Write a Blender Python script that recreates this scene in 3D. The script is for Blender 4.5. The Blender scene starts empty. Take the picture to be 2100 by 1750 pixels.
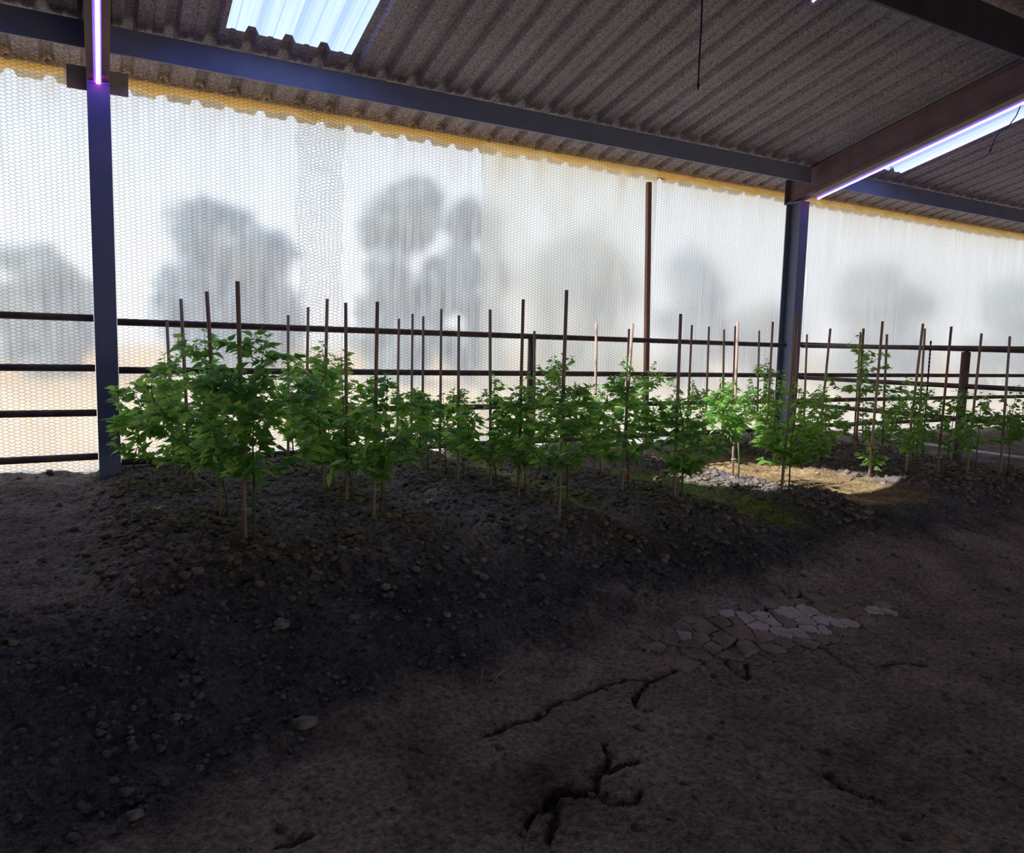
import bpy, math, random
import numpy as np
from mathutils import Vector, Matrix

R_ = random.Random(7)
S = bpy.context.scene
COL = S.collection

# ------------------------------------------------------------------ camera, sky, sun, exposure
FPX, PITCH, ROLL, YAW = 1536.54, 0.104032, 0.0246582, 0.505432
CAM_Z = 1.05
fw = np.array([math.sin(YAW)*math.cos(PITCH), math.cos(YAW)*math.cos(PITCH), -math.sin(PITCH)])
rt = np.array([math.cos(YAW), -math.sin(YAW), 0.0]); up = np.cross(rt, fw)
rt, up = math.cos(ROLL)*rt+math.sin(ROLL)*up, -math.sin(ROLL)*rt+math.cos(ROLL)*up
cam_d = bpy.data.cameras.new('camera'); cam = bpy.data.objects.new('camera', cam_d); COL.objects.link(cam)
cam_d.sensor_fit = 'HORIZONTAL'; cam_d.sensor_width = 36.0; cam_d.lens = FPX/2100*36.0
cam_d.clip_start = 0.05; cam_d.clip_end = 2000
m = Matrix.Identity(4)
for i in range(3):
    m[i][0], m[i][1], m[i][2] = rt[i], up[i], -fw[i]
m[2][3] = CAM_Z
cam.matrix_world = m
S.camera = cam

W = bpy.data.worlds.new('sky'); S.world = W; W.use_nodes = True
wn = W.node_tree.nodes; wl = W.node_tree.links
bg = wn['Background']
tc = wn.new('ShaderNodeTexCoord'); sx = wn.new('ShaderNodeSeparateXYZ'); rp = wn.new('ShaderNodeValToRGB')
wl.new(tc.outputs['Generated'], sx.inputs[0]); wl.new(sx.outputs['Z'], rp.inputs[0]); wl.new(rp.outputs[0], bg.inputs[0])
e = rp.color_ramp.elements
e[0].position = 0.0; e[0].color = (1.0, 0.99, 0.97, 1)
e[1].position = 1.0; e[1].color = (0.44, 0.58, 0.96, 1)
x = rp.color_ramp.elements.new(0.13); x.color = (0.92, 0.96, 1.0, 1)
x = rp.color_ramp.elements.new(0.38); x.color = (0.56, 0.72, 1.0, 1)
bg.inputs[1].default_value = 1.1

sun_d = bpy.data.lights.new('sun', 'SUN'); sun = bpy.data.objects.new('sun', sun_d); COL.objects.link(sun)
sun_d.energy = 9.5; sun_d.angle = math.radians(0.6); sun_d.color = (1.0, 0.90, 0.74)
SUN_DIR = Vector((1.15, -0.12, -1.0)).normalized()
sun.rotation_euler = SUN_DIR.to_track_quat('-Z', 'Y').to_euler()

S.view_settings.view_transform = 'Standard'; S.view_settings.look = 'None'
S.view_settings.gamma = 1.0; S.view_settings.use_curve_mapping = False
S.view_settings.exposure = 0.45
S.cycles.max_bounces = 10; S.cycles.diffuse_bounces = 4; S.cycles.transmission_bounces = 6
S.cycles.transparent_max_bounces = 16; S.cycles.sample_clamp_indirect = 4.0

# ------------------------------------------------------------------ measuring helpers (photo pixel -> point on a real surface)
def ray(px, py): return fw + rt*(px-1050)/FPX - up*(py-875)/FPX
def on_z(px, py, z=0.0):
    d = ray(px, py); return d*(z-CAM_Z)/d[2] + np.array([0, 0, CAM_Z])
def on_y(px, py, y):
    d = ray(px, py); return d*y/d[1] + np.array([0, 0, CAM_Z])
def on_x(px, py, x_):
    d = ray(px, py); return d*x_/d[0] + np.array([0, 0, CAM_Z])
def at_d(px, py, dist): return ray(px, py)*dist + np.array([0, 0, CAM_Z])
def depth(p): return float((np.asarray(p)-np.array([0, 0, CAM_Z])) @ fw)
def z_over(p, py):
    """height above point p at which it shows at photo row py"""
    q = np.array([p[0], p[1], -CAM_Z+0.0]); k = (875-py)/FPX
    a = np.array([p[0], p[1], 0.0])
    # (a + h*zhat) . up = k * (a + h*zhat) . fw
    h = (k*(a@fw)-(a@up))/(up[2]-k*fw[2]); return h+CAM_Z

# ------------------------------------------------------------------ numpy noise
def _hash(ix, iy, s):
    n = (ix.astype(np.int64)*374761393 + iy.astype(np.int64)*668265263 + s*1274126177) & 0xffffffff
    n = ((n ^ (n >> 13))*1274126177) & 0xffffffff
    return ((n ^ (n >> 16)) & 0xffffff)/float(0xffffff)
def vnoise(x, y, s=0):
    x = np.asarray(x, float); y = np.asarray(y, float)
    ix = np.floor(x); iy = np.floor(y); fx = x-ix; fy = y-iy
    fx = fx*fx*(3-2*fx); fy = fy*fy*(3-2*fy)
    a = _hash(ix, iy, s); b = _hash(ix+1, iy, s); c = _hash(ix, iy+1, s); d = _hash(ix+1, iy+1, s)
    return (a+(b-a)*fx)*(1-fy)+(c+(d-c)*fx)*fy
def fbm(x, y, o=4, s=0):
    t = 0; a = 0.5
    for k in range(o):
        t = t+a*(vnoise(x, y, s+k*17)-0.5); x = np.asarray(x)*2.03+3.1; y = np.asarray(y)*2.03+1.7; a *= 0.55
    return t
def sstep(a, b, x):
    t = np.clip((np.asarray(x, float)-a)/(b-a), 0, 1); return t*t*(3-2*t)

# ------------------------------------------------------------------ object helpers
def mesh_from(name, V, F, smooth=False, m=None):
    me = bpy.data.meshes.new(name)
    V = np.asarray(V, np.float32).reshape(-1, 3)
    if isinstance(F, np.ndarray) and F.ndim == 2:
        nf, k = F.shape
        me.vertices.add(len(V)); me.vertices.foreach_set('co', V.ravel())
        me.loops.add(nf*k); me.loops.foreach_set('vertex_index', F.astype(np.int32).ravel())
        me.polygons.add(nf); me.polygons.foreach_set('loop_start', np.arange(0, nf*k, k, dtype=np.int32))
        me.update(calc_edges=True)
    else:
        me.from_pydata(V.tolist(), [], [list(map(int, f)) for f in F]); me.update()
    if smooth: me.polygons.foreach_set('use_smooth', np.ones(len(me.polygons), bool))
    if m: me.materials.append(m)
    return me
def link(name, data, parent=None, loc=None, **props):
    o = bpy.data.objects.new(name, data); COL.objects.link(o)
    if parent is not None: o.parent = parent
    if loc is not None: o.location = loc
    for k, v in props.items():
        if v is not None: o[k] = v
    return o
def tag(o, label, cat, group=None, kind=None):
    o['label'] = label; o['category'] = cat
    if group: o['group'] = group
    if kind: o['kind'] = kind
    return o
class MB:
    def __init__(s): s.V = []; s.F = []
    def add(s, V, F):
        b = len(s.V); s.V += [tuple(map(float, v)) for v in V]; s.F += [tuple(i+b for i in f) for f in F]
    def box(s, a, b):
        (x0, y0, z0), (x1, y1, z1) = a, b
        s.add([(x0,y0,z0),(x1,y0,z0),(x1,y1,z0),(x0,y1,z0),(x0,y0,z1),(x1,y0,z1),(x1,y1,z1),(x0,y1,z1)],
              [(0,3,2,1),(4,5,6,7),(0,1,5,4),(1,2,6,5),(2,3,7,6),(3,0,4,7)])
    def tube(s, pts, rad, n=8, cap=True):
        pts = [Vector(p) for p in pts]; N = len(pts)
        if not hasattr(rad, '__len__'): rad = [rad]*N
        rings = []; ref = None
        for i, p in enumerate(pts):
            d = (pts[min(i+1, N-1)]-pts[max(i-1, 0)]).normalized()
            if ref is None: ref = Vector((1, 0, 0)) if abs(d.x) < 0.9 else Vector((0, 1, 0))
            u = d.cross(ref).normalized(); v = d.cross(u); ref = -(d.cross(u)) if False else ref
            rings.append([p+(u*math.cos(2*math.pi*k/n)+v*math.sin(2*math.pi*k/n))*rad[i] for k in range(n)])
        V = [q for r in rings for q in r]; F = []
        for i in range(N-1):
            for k in range(n):
                F.append((i*n+k, i*n+(k+1) % n, (i+1)*n+(k+1) % n, (i+1)*n+k))
        if cap: F.append(tuple(range(n))[::-1]); F.append(tuple((N-1)*n+k for k in range(n)))
        s.add(V, F)
    def prof_y(s, P0, P1, pts, closed=True):
        """extrude an xz outline pts between two xyz origins"""
        n = len(pts); V = [(P0[0]+a, P0[1], P0[2]+b) for a, b in pts]+[(P1[0]+a, P1[1], P1[2]+b) for a, b in pts]
        F = [(i, (i+1) % n, n+(i+1) % n, n+i) for i in range(n)]
        F.append(tuple(range(n))[::-1]); F.append(tuple(n+i for i in range(n)))
        s.add(V, F)
    def mesh(s, name, mat=None, smooth=False): return mesh_from(name, s.V, s.F, smooth, mat)
    def build(s, name, mat=None, parent=None, smooth=False, **p): return link(name, s.mesh(name, mat, smooth), parent, **p)

# ------------------------------------------------------------------ materials
def new_mat(name):
    m = bpy.data.materials.new(name); m.use_nodes = True
    nt = m.node_tree; b = nt.nodes['Principled BSDF']; o = nt.nodes['Material Output']
    return m, nt.nodes, nt.links, b, o
def simple(name, c1, c2, scale=8, rough=0.6, bump=0.0, bscale=60, metal=0.0, stretch=None, spec=0.3, detail=6):
    m, n, l, b, o = new_mat(name)
    t = n.new('ShaderNodeTexCoord'); mp = n.new('ShaderNodeMapping'); l.new(t.outputs['Object'], mp.inputs[0])
    if stretch: mp.inputs['Scale'].default_value = stretch
    nz = n.new('ShaderNodeTexNoise'); nz.inputs['Scale'].default_value = scale; nz.inputs['Detail'].default_value = detail
    l.new(mp.outputs[0], nz.inputs['Vector'])
    r = n.new('ShaderNodeValToRGB'); r.color_ramp.elements[0].position = 0.35; r.color_ramp.elements[1].position = 0.65
    r.color_ramp.elements[0].color = (*c1, 1); r.color_ramp.elements[1].color = (*c2, 1)
    l.new(nz.outputs['Fac'], r.inputs[0]); l.new(r.outputs[0], b.inputs['Base Color'])
    b.inputs['Roughness'].default_value = rough; b.inputs['Metallic'].default_value = metal
    b.inputs['Specular IOR Level'].default_value = spec
    if bump:
        n2 = n.new('ShaderNodeTexNoise'); n2.inputs['Scale'].default_value = bscale; n2.inputs['Detail'].default_value = 8
        l.new(mp.outputs[0], n2.inputs['Vector'])
        bp = n.new('ShaderNodeBump'); bp.inputs['Strength'].default_value = bump; bp.inputs['Distance'].default_value = 0.01
        l.new(n2.outputs['Fac'], bp.inputs['Height']); l.new(bp.outputs[0], b.inputs['Normal'])
    return m
def emis(name, c, s):
    m, n, l, b, o = new_mat(name)
    b.inputs['Base Color'].default_value = (*[min(1, v) for v in c], 1); b.inputs['Emission Color'].default_value = (*c, 1)
    b.inputs['Emission Strength'].default_value = s; return m

M = {}
M['steel'] = simple('glare_blue_steel', (0.21, 0.29, 0.56), (0.26, 0.33, 0.60), 5, 0.55, 0.15, 40)  # blue of the lens glare is put into the steel's base colour
M['primer'] = simple('brown_primer_steel', (0.24, 0.17, 0.23), (0.31, 0.22, 0.27), 5, 0.6, 0.15, 40)
M['post'] = simple('glare_blue_post', (0.19, 0.225, 0.36), (0.24, 0.265, 0.39), 5, 0.55, 0.15, 40)  # weaker glare blue, likewise put into the posts' colour
M['steel_shaded'] = simple('shade_darkened_steel', (0.035, 0.042, 0.10), (0.05, 0.058, 0.125), 5, 0.6, 0.15, 40)  # darkened colour stands in for shade on the roof beam, against the rear light
M['rust'] = simple('rusty_brown_pipe', (0.16, 0.10, 0.085), (0.26, 0.165, 0.13), 7, 0.7, 0.3, 50)
M['plate'] = simple('grey_plate', (0.42, 0.42, 0.45), (0.55, 0.54, 0.56), 9, 0.6, 0.2, 40)
M['pipe'] = simple('rusty_black_pipe', (0.075, 0.060, 0.066), (0.17, 0.11, 0.09), 7, 0.55, 0.25, 50)
M['wood'] = simple('stake_wood', (0.42, 0.30, 0.22), (0.58, 0.45, 0.34), 14, 0.75, 0.2, 60, stretch=(1, 1, 0.08))
M['wood_red'] = simple('stake_wood_reddish', (0.36, 0.20, 0.14), (0.50, 0.31, 0.22), 14, 0.75, 0.2, 60, stretch=(1, 1, 0.08))
M['tie'] = simple('white_tie', (0.7, 0.7, 0.68), (0.8, 0.8, 0.78), 30, 0.6)
M['wire'] = simple('galvanized_wire', (0.05, 0.055, 0.06), (0.10, 0.105, 0.11), 20, 0.5)
M['cable'] = simple('blue_black_cable', (0.01, 0.01, 0.05), (0.015, 0.015, 0.08), 20, 0.45)
M['pvc'] = simple('white_pvc', (0.62, 0.62, 0.60), (0.75, 0.75, 0.73), 12, 0.45)
M['fixture'] = simple('white_fixture', (0.50, 0.46, 0.46), (0.58, 0.54, 0.54), 6, 0.5)
M['straw'] = simple('dry_straw', (0.28, 0.22, 0.14), (0.40, 0.33, 0.22), 30, 0.8)
M['foam'] = simple('tan_foam', (0.62, 0.54, 0.38), (0.75, 0.67, 0.5), 18, 0.9, 0.4, 60)
M['bark'] = simple('bark', (0.05, 0.04, 0.03), (0.09, 0.07, 0.05), 10, 0.9)
M['stone'] = simple('pale_stone', (0.16, 0.14, 0.13), (0.27, 0.25, 0.23), 14, 0.85, 0.3, 40)
M['dark_wall'] = simple('dark_sheet_wall', (0.05, 0.045, 0.045), (0.07, 0.065, 0.06), 4, 0.8)
M['tube'] = emis('violet_led_strip', (0.16, 0.09, 1.0), 16.0)
M['chip_w'] = emis('led_chip_pale', (0.62, 0.62, 1.0), 6.0)
M['chip_p'] = emis('led_chip_pink', (1.0, 0.10, 0.85), 5.0)
M['chip_b'] = emis('led_chip_blue', (0.12, 0.15, 1.0), 7.0)

def roof_mat():
    m, n, l, b, o = new_mat('galvanized_roof_underside')
    t = n.new('ShaderNodeTexCoord')
    a = n.new('ShaderNodeTexNoise'); a.inputs['Scale'].default_value = 55; a.inputs['Detail'].default_value = 4
    c = n.new('ShaderNodeTexNoise'); c.inputs['Scale'].default_value = 1.6; c.inputs['Detail'].default_value = 5
    l.new(t.outputs['Object'], a.inputs['Vector']); l.new(t.outputs['Object'], c.inputs['Vector'])
    r = n.new('ShaderNodeValToRGB'); r.color_ramp.elements[0].position = 0.36; r.color_ramp.elements[1].position = 0.62
    r.color_ramp.elements[0].color = (0.25, 0.235, 0.32, 1); r.color_ramp.elements[1].color = (0.55, 0.52, 0.66, 1)
    l.new(a.outputs['Fac'], r.inputs[0])
    r2 = n.new('ShaderNodeValToRGB'); r2.color_ramp.elements[0].position = 0.3; r2.color_ramp.elements[1].position = 0.75
    r2.color_ramp.elements[0].color = (0.75, 0.72, 0.72, 1); r2.color_ramp.elements[1].color = (1, 1, 1, 1)
    l.new(c.outputs['Fac'], r2.inputs[0])
    mx = n.new('ShaderNodeMix'); mx.data_type = 'RGBA'; mx.blend_type = 'MULTIPLY'; mx.inputs[0].default_value = 1
    l.new(r.outputs[0], mx.inputs[6]); l.new(r2.outputs[0], mx.inputs[7]); l.new(mx.outputs[2], b.inputs['Base Color'])
    b.inputs['Roughness'].default_value = 0.6; b.inputs['Specular IOR Level'].default_value = 0.3
    bp = n.new('ShaderNodeBump'); bp.inputs['Strength'].default_value = 0.25; bp.inputs['Distance'].default_value = 0.004
    l.new(a.outputs['Fac'], bp.inputs['Height']); l.new(bp.outputs[0], b.inputs['Normal'])
    return m
M['roof'] = roof_mat()

def skylight_mat():
    m, n, l, b, o = new_mat('clear_ribbed_skylight'); n.remove(b)
    tr = n.new('ShaderNodeBsdfTransparent'); tr.inputs[0].default_value = (0.80, 0.83, 0.95, 1)
    tl = n.new('ShaderNodeBsdfTranslucent'); tl.inputs[0].default_value = (0.9, 0.95, 1.0, 1)
    t = n.new('ShaderNodeTexCoord'); mp = n.new('ShaderNodeMapping'); mp.inputs['Scale'].default_value = (14, 0.25, 1)
    nz = n.new('ShaderNodeTexNoise'); nz.inputs['Scale'].default_value = 1.5
    l.new(t.outputs['Object'], mp.inputs[0]); l.new(mp.outputs[0], nz.inputs['Vector'])
    mr = n.new('ShaderNodeMapRange'); mr.inputs[1].default_value = 0.3; mr.inputs[2].default_value = 0.8
    mr.inputs[3].default_value = 0.03; mr.inputs[4].default_value = 0.08
    l.new(nz.outputs['Fac'], mr.inputs[0])
    mx = n.new('ShaderNodeMixShader'); l.new(mr.outputs[0], mx.inputs[0]); l.new(tr.outputs[0], mx.inputs[1]); l.new(tl.outputs[0], mx.inputs[2])
    l.new(mx.outputs[0], o.inputs[0]); return m
M['skylight'] = skylight_mat()

def film_mat(name, haze, col, rough, streak=(1.0, 1.0, 0.35), ang=0.6, tint=(0.97, 0.98, 1.0)):
    m, n, l, b, o = new_mat(name); n.remove(b)
    tl = n.new('ShaderNodeBsdfTranslucent'); tl.inputs[0].default_value = (*col, 1)
    rf = n.new('ShaderNodeBsdfRefraction'); rf.inputs['IOR'].default_value = 1.035; rf.inputs['Roughness'].default_value = rough
    rf.inputs[0].default_value = (*tint, 1)
    t = n.new('ShaderNodeTexCoord'); mp = n.new('ShaderNodeMapping'); mp.inputs['Rotation'].default_value = (0, ang, 0)
    mp.inputs['Scale'].default_value = streak
    nz = n.new('ShaderNodeTexNoise'); nz.inputs['Scale'].default_value = 3.0; nz.inputs['Detail'].default_value = 5
    l.new(t.outputs['Object'], mp.inputs[0]); l.new(mp.outputs[0], nz.inputs['Vector'])
    mr = n.new('ShaderNodeMapRange'); mr.inputs[1].default_value = 0.3; mr.inputs[2].default_value = 0.7
    mr.inputs[3].default_value = haze-0.14; mr.inputs[4].default_value = haze+0.14
    l.new(nz.outputs['Fac'], mr.inputs[0])
    mx = n.new('ShaderNodeMixShader'); l.new(mr.outputs[0], mx.inputs[0]); l.new(rf.outputs[0], mx.inputs[1]); l.new(tl.outputs[0], mx.inputs[2])
    l.new(mx.outputs[0], o.inputs[0]); return m
M['film_clear'] = film_mat('clear_poly_film', 0.57, (0.79, 0.90, 1.0), 0.52, (6, 1, 0.8), 0.7)
M['film_white'] = film_mat('milky_poly_film', 0.76, (0.83, 0.93, 0.95), 0.75, (2, 1, 0.5), 0.2)
M['film_far'] = film_mat('hazy_poly_film', 0.70, (0.82, 0.92, 1.0), 0.72, (9, 1, 0.3), 0.1)

def amber_mat():
    m, n, l, b, o = new_mat('sun_yellowed_batten')
    tl = n.new('ShaderNodeBsdfTranslucent'); tl.inputs[0].default_value = (1.0, 0.88, 0.62, 1)
    b.inputs['Base Color'].default_value = (0.70, 0.55, 0.32, 1); b.inputs['Roughness'].default_value = 0.7
    t = n.new('ShaderNodeTexCoord'); nz = n.new('ShaderNodeTexNoise'); nz.inputs['Scale'].default_value = 6
    l.new(t.outputs['Object'], nz.inputs['Vector'])
    mr = n.new('ShaderNodeMapRange'); mr.inputs[1].default_value = 0.3; mr.inputs[2].default_value = 0.7
    mr.inputs[3].default_value = 0.86; mr.inputs[4].default_value = 0.97
    l.new(nz.outputs['Fac'], mr.inputs[0])
    mx = n.new('ShaderNodeMixShader'); l.new(mr.outputs[0], mx.inputs[0]); l.new(b.outputs[0], mx.inputs[1]); l.new(tl.outputs[0], mx.inputs[2])
    l.new(mx.outputs[0], o.inputs[0]); return m
M['amber'] = amber_mat()

def leaf_mat(name, base, trans, fac=0.5):
    m, n, l, b, o = new_mat(name)
    oi = n.new('ShaderNodeObjectInfo')
    def var(c):
        r = n.new('ShaderNodeValToRGB'); e = r.color_ramp.elements
        e[0].position = 0; e[1].position = 1
        e[0].color = (c[0]*0.55, c[1]*0.68, c[2]*0.8, 1); e[1].color = (min(1, c[0]*1.5), min(1, c[1]*1.22), c[2]*1.05, 1)
        l.new(oi.outputs['Random'], r.inputs[0]); return r.outputs[0]
    l.new(var(base), b.inputs['Base Color']); b.inputs['Roughness'].default_value = 0.38; b.inputs['Specular IOR Level'].default_value = 0.45
    tl = n.new('ShaderNodeBsdfTranslucent'); l.new(var(trans), tl.inputs[0])
    mx = n.new('ShaderNodeMixShader'); mx.inputs[0].default_value = fac
    l.new(b.outputs[0], mx.inputs[1]); l.new(tl.outputs[0], mx.inputs[2]); l.new(mx.outputs[0], o.inputs[0])
    return m
M['leaf'] = leaf_mat('pepper_leaf', (0.19, 0.39, 0.13), (0.50, 0.94, 0.17), 0.6)
M['stem'] = simple('green_stem', (0.08, 0.13, 0.05), (0.14, 0.20, 0.07), 20, 0.6)
M['pepper'] = simple('red_pepper', (0.5, 0.015, 0.01), (0.62, 0.03, 0.015), 10, 0.25)
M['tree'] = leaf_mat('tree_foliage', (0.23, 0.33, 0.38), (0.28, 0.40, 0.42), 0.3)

def soil_mat():
    m, n, l, b, o = new_mat('soil')
    at = n.new('ShaderNodeAttribute'); at.attribute_name = 'soil'
    t = n.new('ShaderNodeTexCoord')
    a = n.new('ShaderNodeTexNoise'); a.inputs['Scale'].default_value = 45; a.inputs['Detail'].default_value = 8; a.inputs['Roughness'].default_value = 0.7
    l.new(t.outputs['Object'], a.inputs['Vector'])
    r = n.new('ShaderNodeValToRGB'); r.color_ramp.elements[0].position = 0.32; r.color_ramp.elements[1].position = 0.72
    r.color_ramp.elements[0].color = (0.28, 0.28, 0.28, 1); r.color_ramp.elements[1].color = (1.65, 1.65, 1.65, 1)
    l.new(a.outputs['Fac'], r.inputs[0])
    mx = n.new('ShaderNodeMix'); mx.data_type = 'RGBA'; mx.blend_type = 'MULTIPLY'; mx.inputs[0].default_value = 1; mx.clamp_result = False
    l.new(at.outputs['Color'], mx.inputs[6]); l.new(r.outputs[0], mx.inputs[7]); l.new(mx.outputs[2], b.inputs['Base Color'])
    b.inputs['Roughness'].default_value = 0.95; b.inputs['Specular IOR Level'].default_value = 0.15
    c = n.new('ShaderNodeTexNoise'); c.inputs['Scale'].default_value = 110; c.inputs['Detail'].default_value = 6
    l.new(t.outputs['Object'], c.inputs['Vector'])
    bp = n.new('ShaderNodeBump'); bp.inputs['Strength'].default_value = 1.0; bp.inputs['Distance'].default_value = 0.018
    l.new(c.outputs['Fac'], bp.inputs['Height']); l.new(bp.outputs[0], b.inputs['Normal'])
    return m
M['soil'] = soil_mat()
M['clod'] = simple('soil_clod', (0.13, 0.102, 0.082), (0.31, 0.245, 0.18), 9, 0.95, 0.6, 60, spec=0.15)
M['clod_dark'] = simple('dark_soil_clod', (0.085, 0.080, 0.078), (0.19, 0.175, 0.165), 9, 0.95, 0.6, 60, spec=0.15)
M['mud'] = simple('cracked_mud_crust', (0.45, 0.375, 0.37), (0.66, 0.56, 0.57), 9, 0.95, 1.0, 70, spec=0.15)
M['mud_dark'] = simple('brown_mud_crust', (0.22, 0.172, 0.145), (0.36, 0.285, 0.24), 9, 0.95, 1.0, 70, spec=0.15)
M['out'] = simple('dry_pale_ground', (0.31, 0.20, 0.075), (0.37, 0.25, 0.10), 0.5, 0.95)

# ------------------------------------------------------------------ layout constants
ZR, YW, TS = 3.25, 6.60, 0.2298            # roof plane height at the fence line, fence line, roof slope
def roof_z(y): return ZR+TS*(YW-y)
Y_EDGE, Y_RIDGE = 7.32, 1.2
X0, X1 = -5.0, 16.0
Y_FILM = 7.04
CX = [0.06, 7.60, 15.1]                    # steel frames
Y_COL = 6.50

# ------------------------------------------------------------------ floor
BEDS = [(0.98, 0.78, 0.34), (2.47, 0.30, 0.26), (3.52, 0.24, 0.26), (4.62, 0.20, 0.26), (7.08, 0.85, 0.34)]   # centre x, half plateau, shoulder
def bed_mask(x, y):
    w = 0.10*fbm(np.asarray(x)*0+1.3, np.asarray(y)*1.3, 3, 5)
    b = 0
    for c, h, s in BEDS:
        b = np.maximum(b, 1-sstep(h, h+s, np.abs(np.asarray(x)-c+w)))
    return b*sstep(3.15, 3.75, np.asarray(y)+0.5*fbm(np.asarray(x)*0.9, np.asarray(y)*0.3, 2, 9))
def slope_mask(x, y): return 1-sstep(2.3, 3.95, np.asarray(y)+0.4*fbm(np.asarray(x)*0.7, np.asarray(y)*0.5, 3, 3))
# edge of the loose dark soil towards the firm brown floor
_eb = [on_z(px, py, -0.3) for px, py in ((0, 1745), (350, 1620), (700, 1500), (1000, 1400), (1300, 1290), (1500, 1235), (1800, 1150), (2100, 1100))]
_ex = np.array([p[0] for p in _eb]); _ey = np.array([p[1] for p in _eb]); _o = np.argsort(_ex); _ex = _ex[_o]; _ey = _ey[_o]
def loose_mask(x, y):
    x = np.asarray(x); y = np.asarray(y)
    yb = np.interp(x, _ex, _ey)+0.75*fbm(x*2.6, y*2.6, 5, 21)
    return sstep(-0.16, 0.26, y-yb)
def ground(x, y, fine=True):
    x = np.asarray(x, float); y = np.asarray(y, float)
    b = bed_mask(x, y); lo = loose_mask(x, y)
    z = -0.33*slope_mask(x, y) - 0.085*(1-b)*sstep(3.0, 3.9, y)
    z = z+0.05*fbm(x*1.1, y*1.1, 3, 31)
    z = z+0.05*sstep(6.3, 6.9, y)*(0.6+fbm(x*3, y*3, 3, 77))
    if fine:
        amp = 0.030*lo*(0.45+0.55*b)+0.014
        n1 = fbm(x*9, y*9, 5, 41)
        n2 = np.abs(fbm(x*17+5, y*17, 4, 51))
        z = z+amp*(1.5*n1-1.6*n2+0.25)+amp*0.5*fbm(x*31, y*31, 2, 57)
    return z
def gz(x, y): return float(ground(np.array([x]), np.array([y]))[0])

xs = np.concatenate([np.linspace(-6, -1.4, 24)[:-1], np.arange(-1.4, 0.3, 0.0145), np.arange(0.3, 4.4, 0.0105), np.arange(4.4, 5.2, 0.0145), np.arange(5.2, 9.5, 0.026), np.linspace(9.5, 17, 110)])
ys = np.concatenate([np.linspace(-6.5, 0.6, 20)[:-1], np.arange(0.6, 3.3, 0.0115), np.arange(3.3, 7.16, 0.0165)])
GX, GY = np.meshgrid(xs, ys)
GZ = ground(GX, GY)
# deep cracks of the firm floor, following wandering lines
def crack_lines():
    P = [[(1755,1395),(1690,1350),(1640,1335),(1580,1325),(1520,1330),(1470,1355),(1400,1390),(1330,1412),(1270,1412)],
         [(1580,1325),(1570,1285),(1600,1262),(1680,1250)], [(1640,1335),(1600,1310),(1560,1303)],
         [(1470,1355),(1500,1400),(1525,1412),(1532,1380)], [(1330,1412),(1300,1450),(1320,1480)],
         [(1245,1545),(1242,1580),(1225,1630),(1180,1640),(1140,1640),(1120,1655),(1085,1690),(1075,1720)],
         [(1225,1640),(1250,1660),(1290,1662),(1315,1645)], [(1225,1610),(1265,1590),(1310,1580)],
         [(1270,1412),(1200,1440),(1130,1470),(1060,1500),(1000,1520)], [(1700,1600),(1740,1640),(1800,1660)],
         [(1120,1655),(1140,1710),(1135,1750)], [(640,1720),(600,1745),(570,1760)], [(1900,1385),(1850,1375),(1800,1385)]]
    return [np.array([on_z(px, py, -0.36)[:2] for px, py in q]) for q in P]
sub = (GX > 0.2) & (GX < 5.2) & (GY < 4.2) & (GY > 0.6)
sxp = GX[sub]+0.07*fbm(GX[sub]*10, GY[sub]*10, 4, 61); syp = GY[sub]+0.07*fbm(GX[sub]*10+4, GY[sub]*10, 4, 62)
dm = np.full(sxp.shape, 9.0)
for L in crack_lines():
    for a, c in zip(L[:-1], L[1:]):
        ab = c-a; t = np.clip(((sxp-a[0])*ab[0]+(syp-a[1])*ab[1])/(ab@ab), 0, 1)
        dm = np.minimum(dm, np.hypot(sxp-a[0]-t*ab[0], syp-a[1]-t*ab[1]))
GZ[sub] -= 0.040*(1-sstep(0.003, 0.016, dm*(1+1.3*fbm(GX[sub]*20, GY[sub]*20, 3, 63))))
nx, ny = len(xs), len(ys)
idx = np.arange(nx*ny).reshape(ny, nx)
FQ = np.stack([idx[:-1, :-1], idx[:-1, 1:], idx[1:, 1:], idx[1:, :-1]], -1).reshape(-1, 4)
fme = mesh_from('floor', np.stack([GX, GY, GZ], -1).reshape(-1, 3), FQ, True, M['soil'])
# soil colours: loose dark soil, firm brown, mossy and sandy paths, pale crust
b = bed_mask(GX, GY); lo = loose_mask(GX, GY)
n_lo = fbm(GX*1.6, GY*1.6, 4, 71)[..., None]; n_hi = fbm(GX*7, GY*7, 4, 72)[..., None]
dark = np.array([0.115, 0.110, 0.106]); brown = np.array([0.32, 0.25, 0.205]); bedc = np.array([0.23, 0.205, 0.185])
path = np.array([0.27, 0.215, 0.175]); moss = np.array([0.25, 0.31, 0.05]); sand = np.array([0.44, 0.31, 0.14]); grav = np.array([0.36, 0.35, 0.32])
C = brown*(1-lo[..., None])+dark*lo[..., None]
inner = sstep(3.2, 4.0, GY)[..., None]
C = C*(1-inner)+(bedc*b[..., None]+path*(1-b[..., None]))*inner
left = (1-sstep(0.0, 0.5, GX))[..., None]*inner
C = C*(1-left)+np.array([0.24, 0.19, 0.155])*left
def blob(cx, cy, rx, ry, soft=0.5):
    d = np.hypot((GX-cx)/rx, (GY-cy)/ry)+0.5*fbm(GX*4, GY*4, 4, 81); return (1-sstep(1-soft, 1.0, d))[..., None]
pm = (1-b)[..., None]
for cx, cy, rx, ry in ((3.0, 4.95, 0.42, 0.95), (4.08, 4.75, 0.42, 1.35), (4.10, 3.75, 0.35, 0.45), (3.1, 6.1, 0.5, 0.5)):
    k = blob(cx, cy, rx, ry)*np.clip(pm+0.1, 0, 1)*np.clip(0.75+1.2*n_hi, 0, 1); C = C*(1-k)+moss*k
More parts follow.
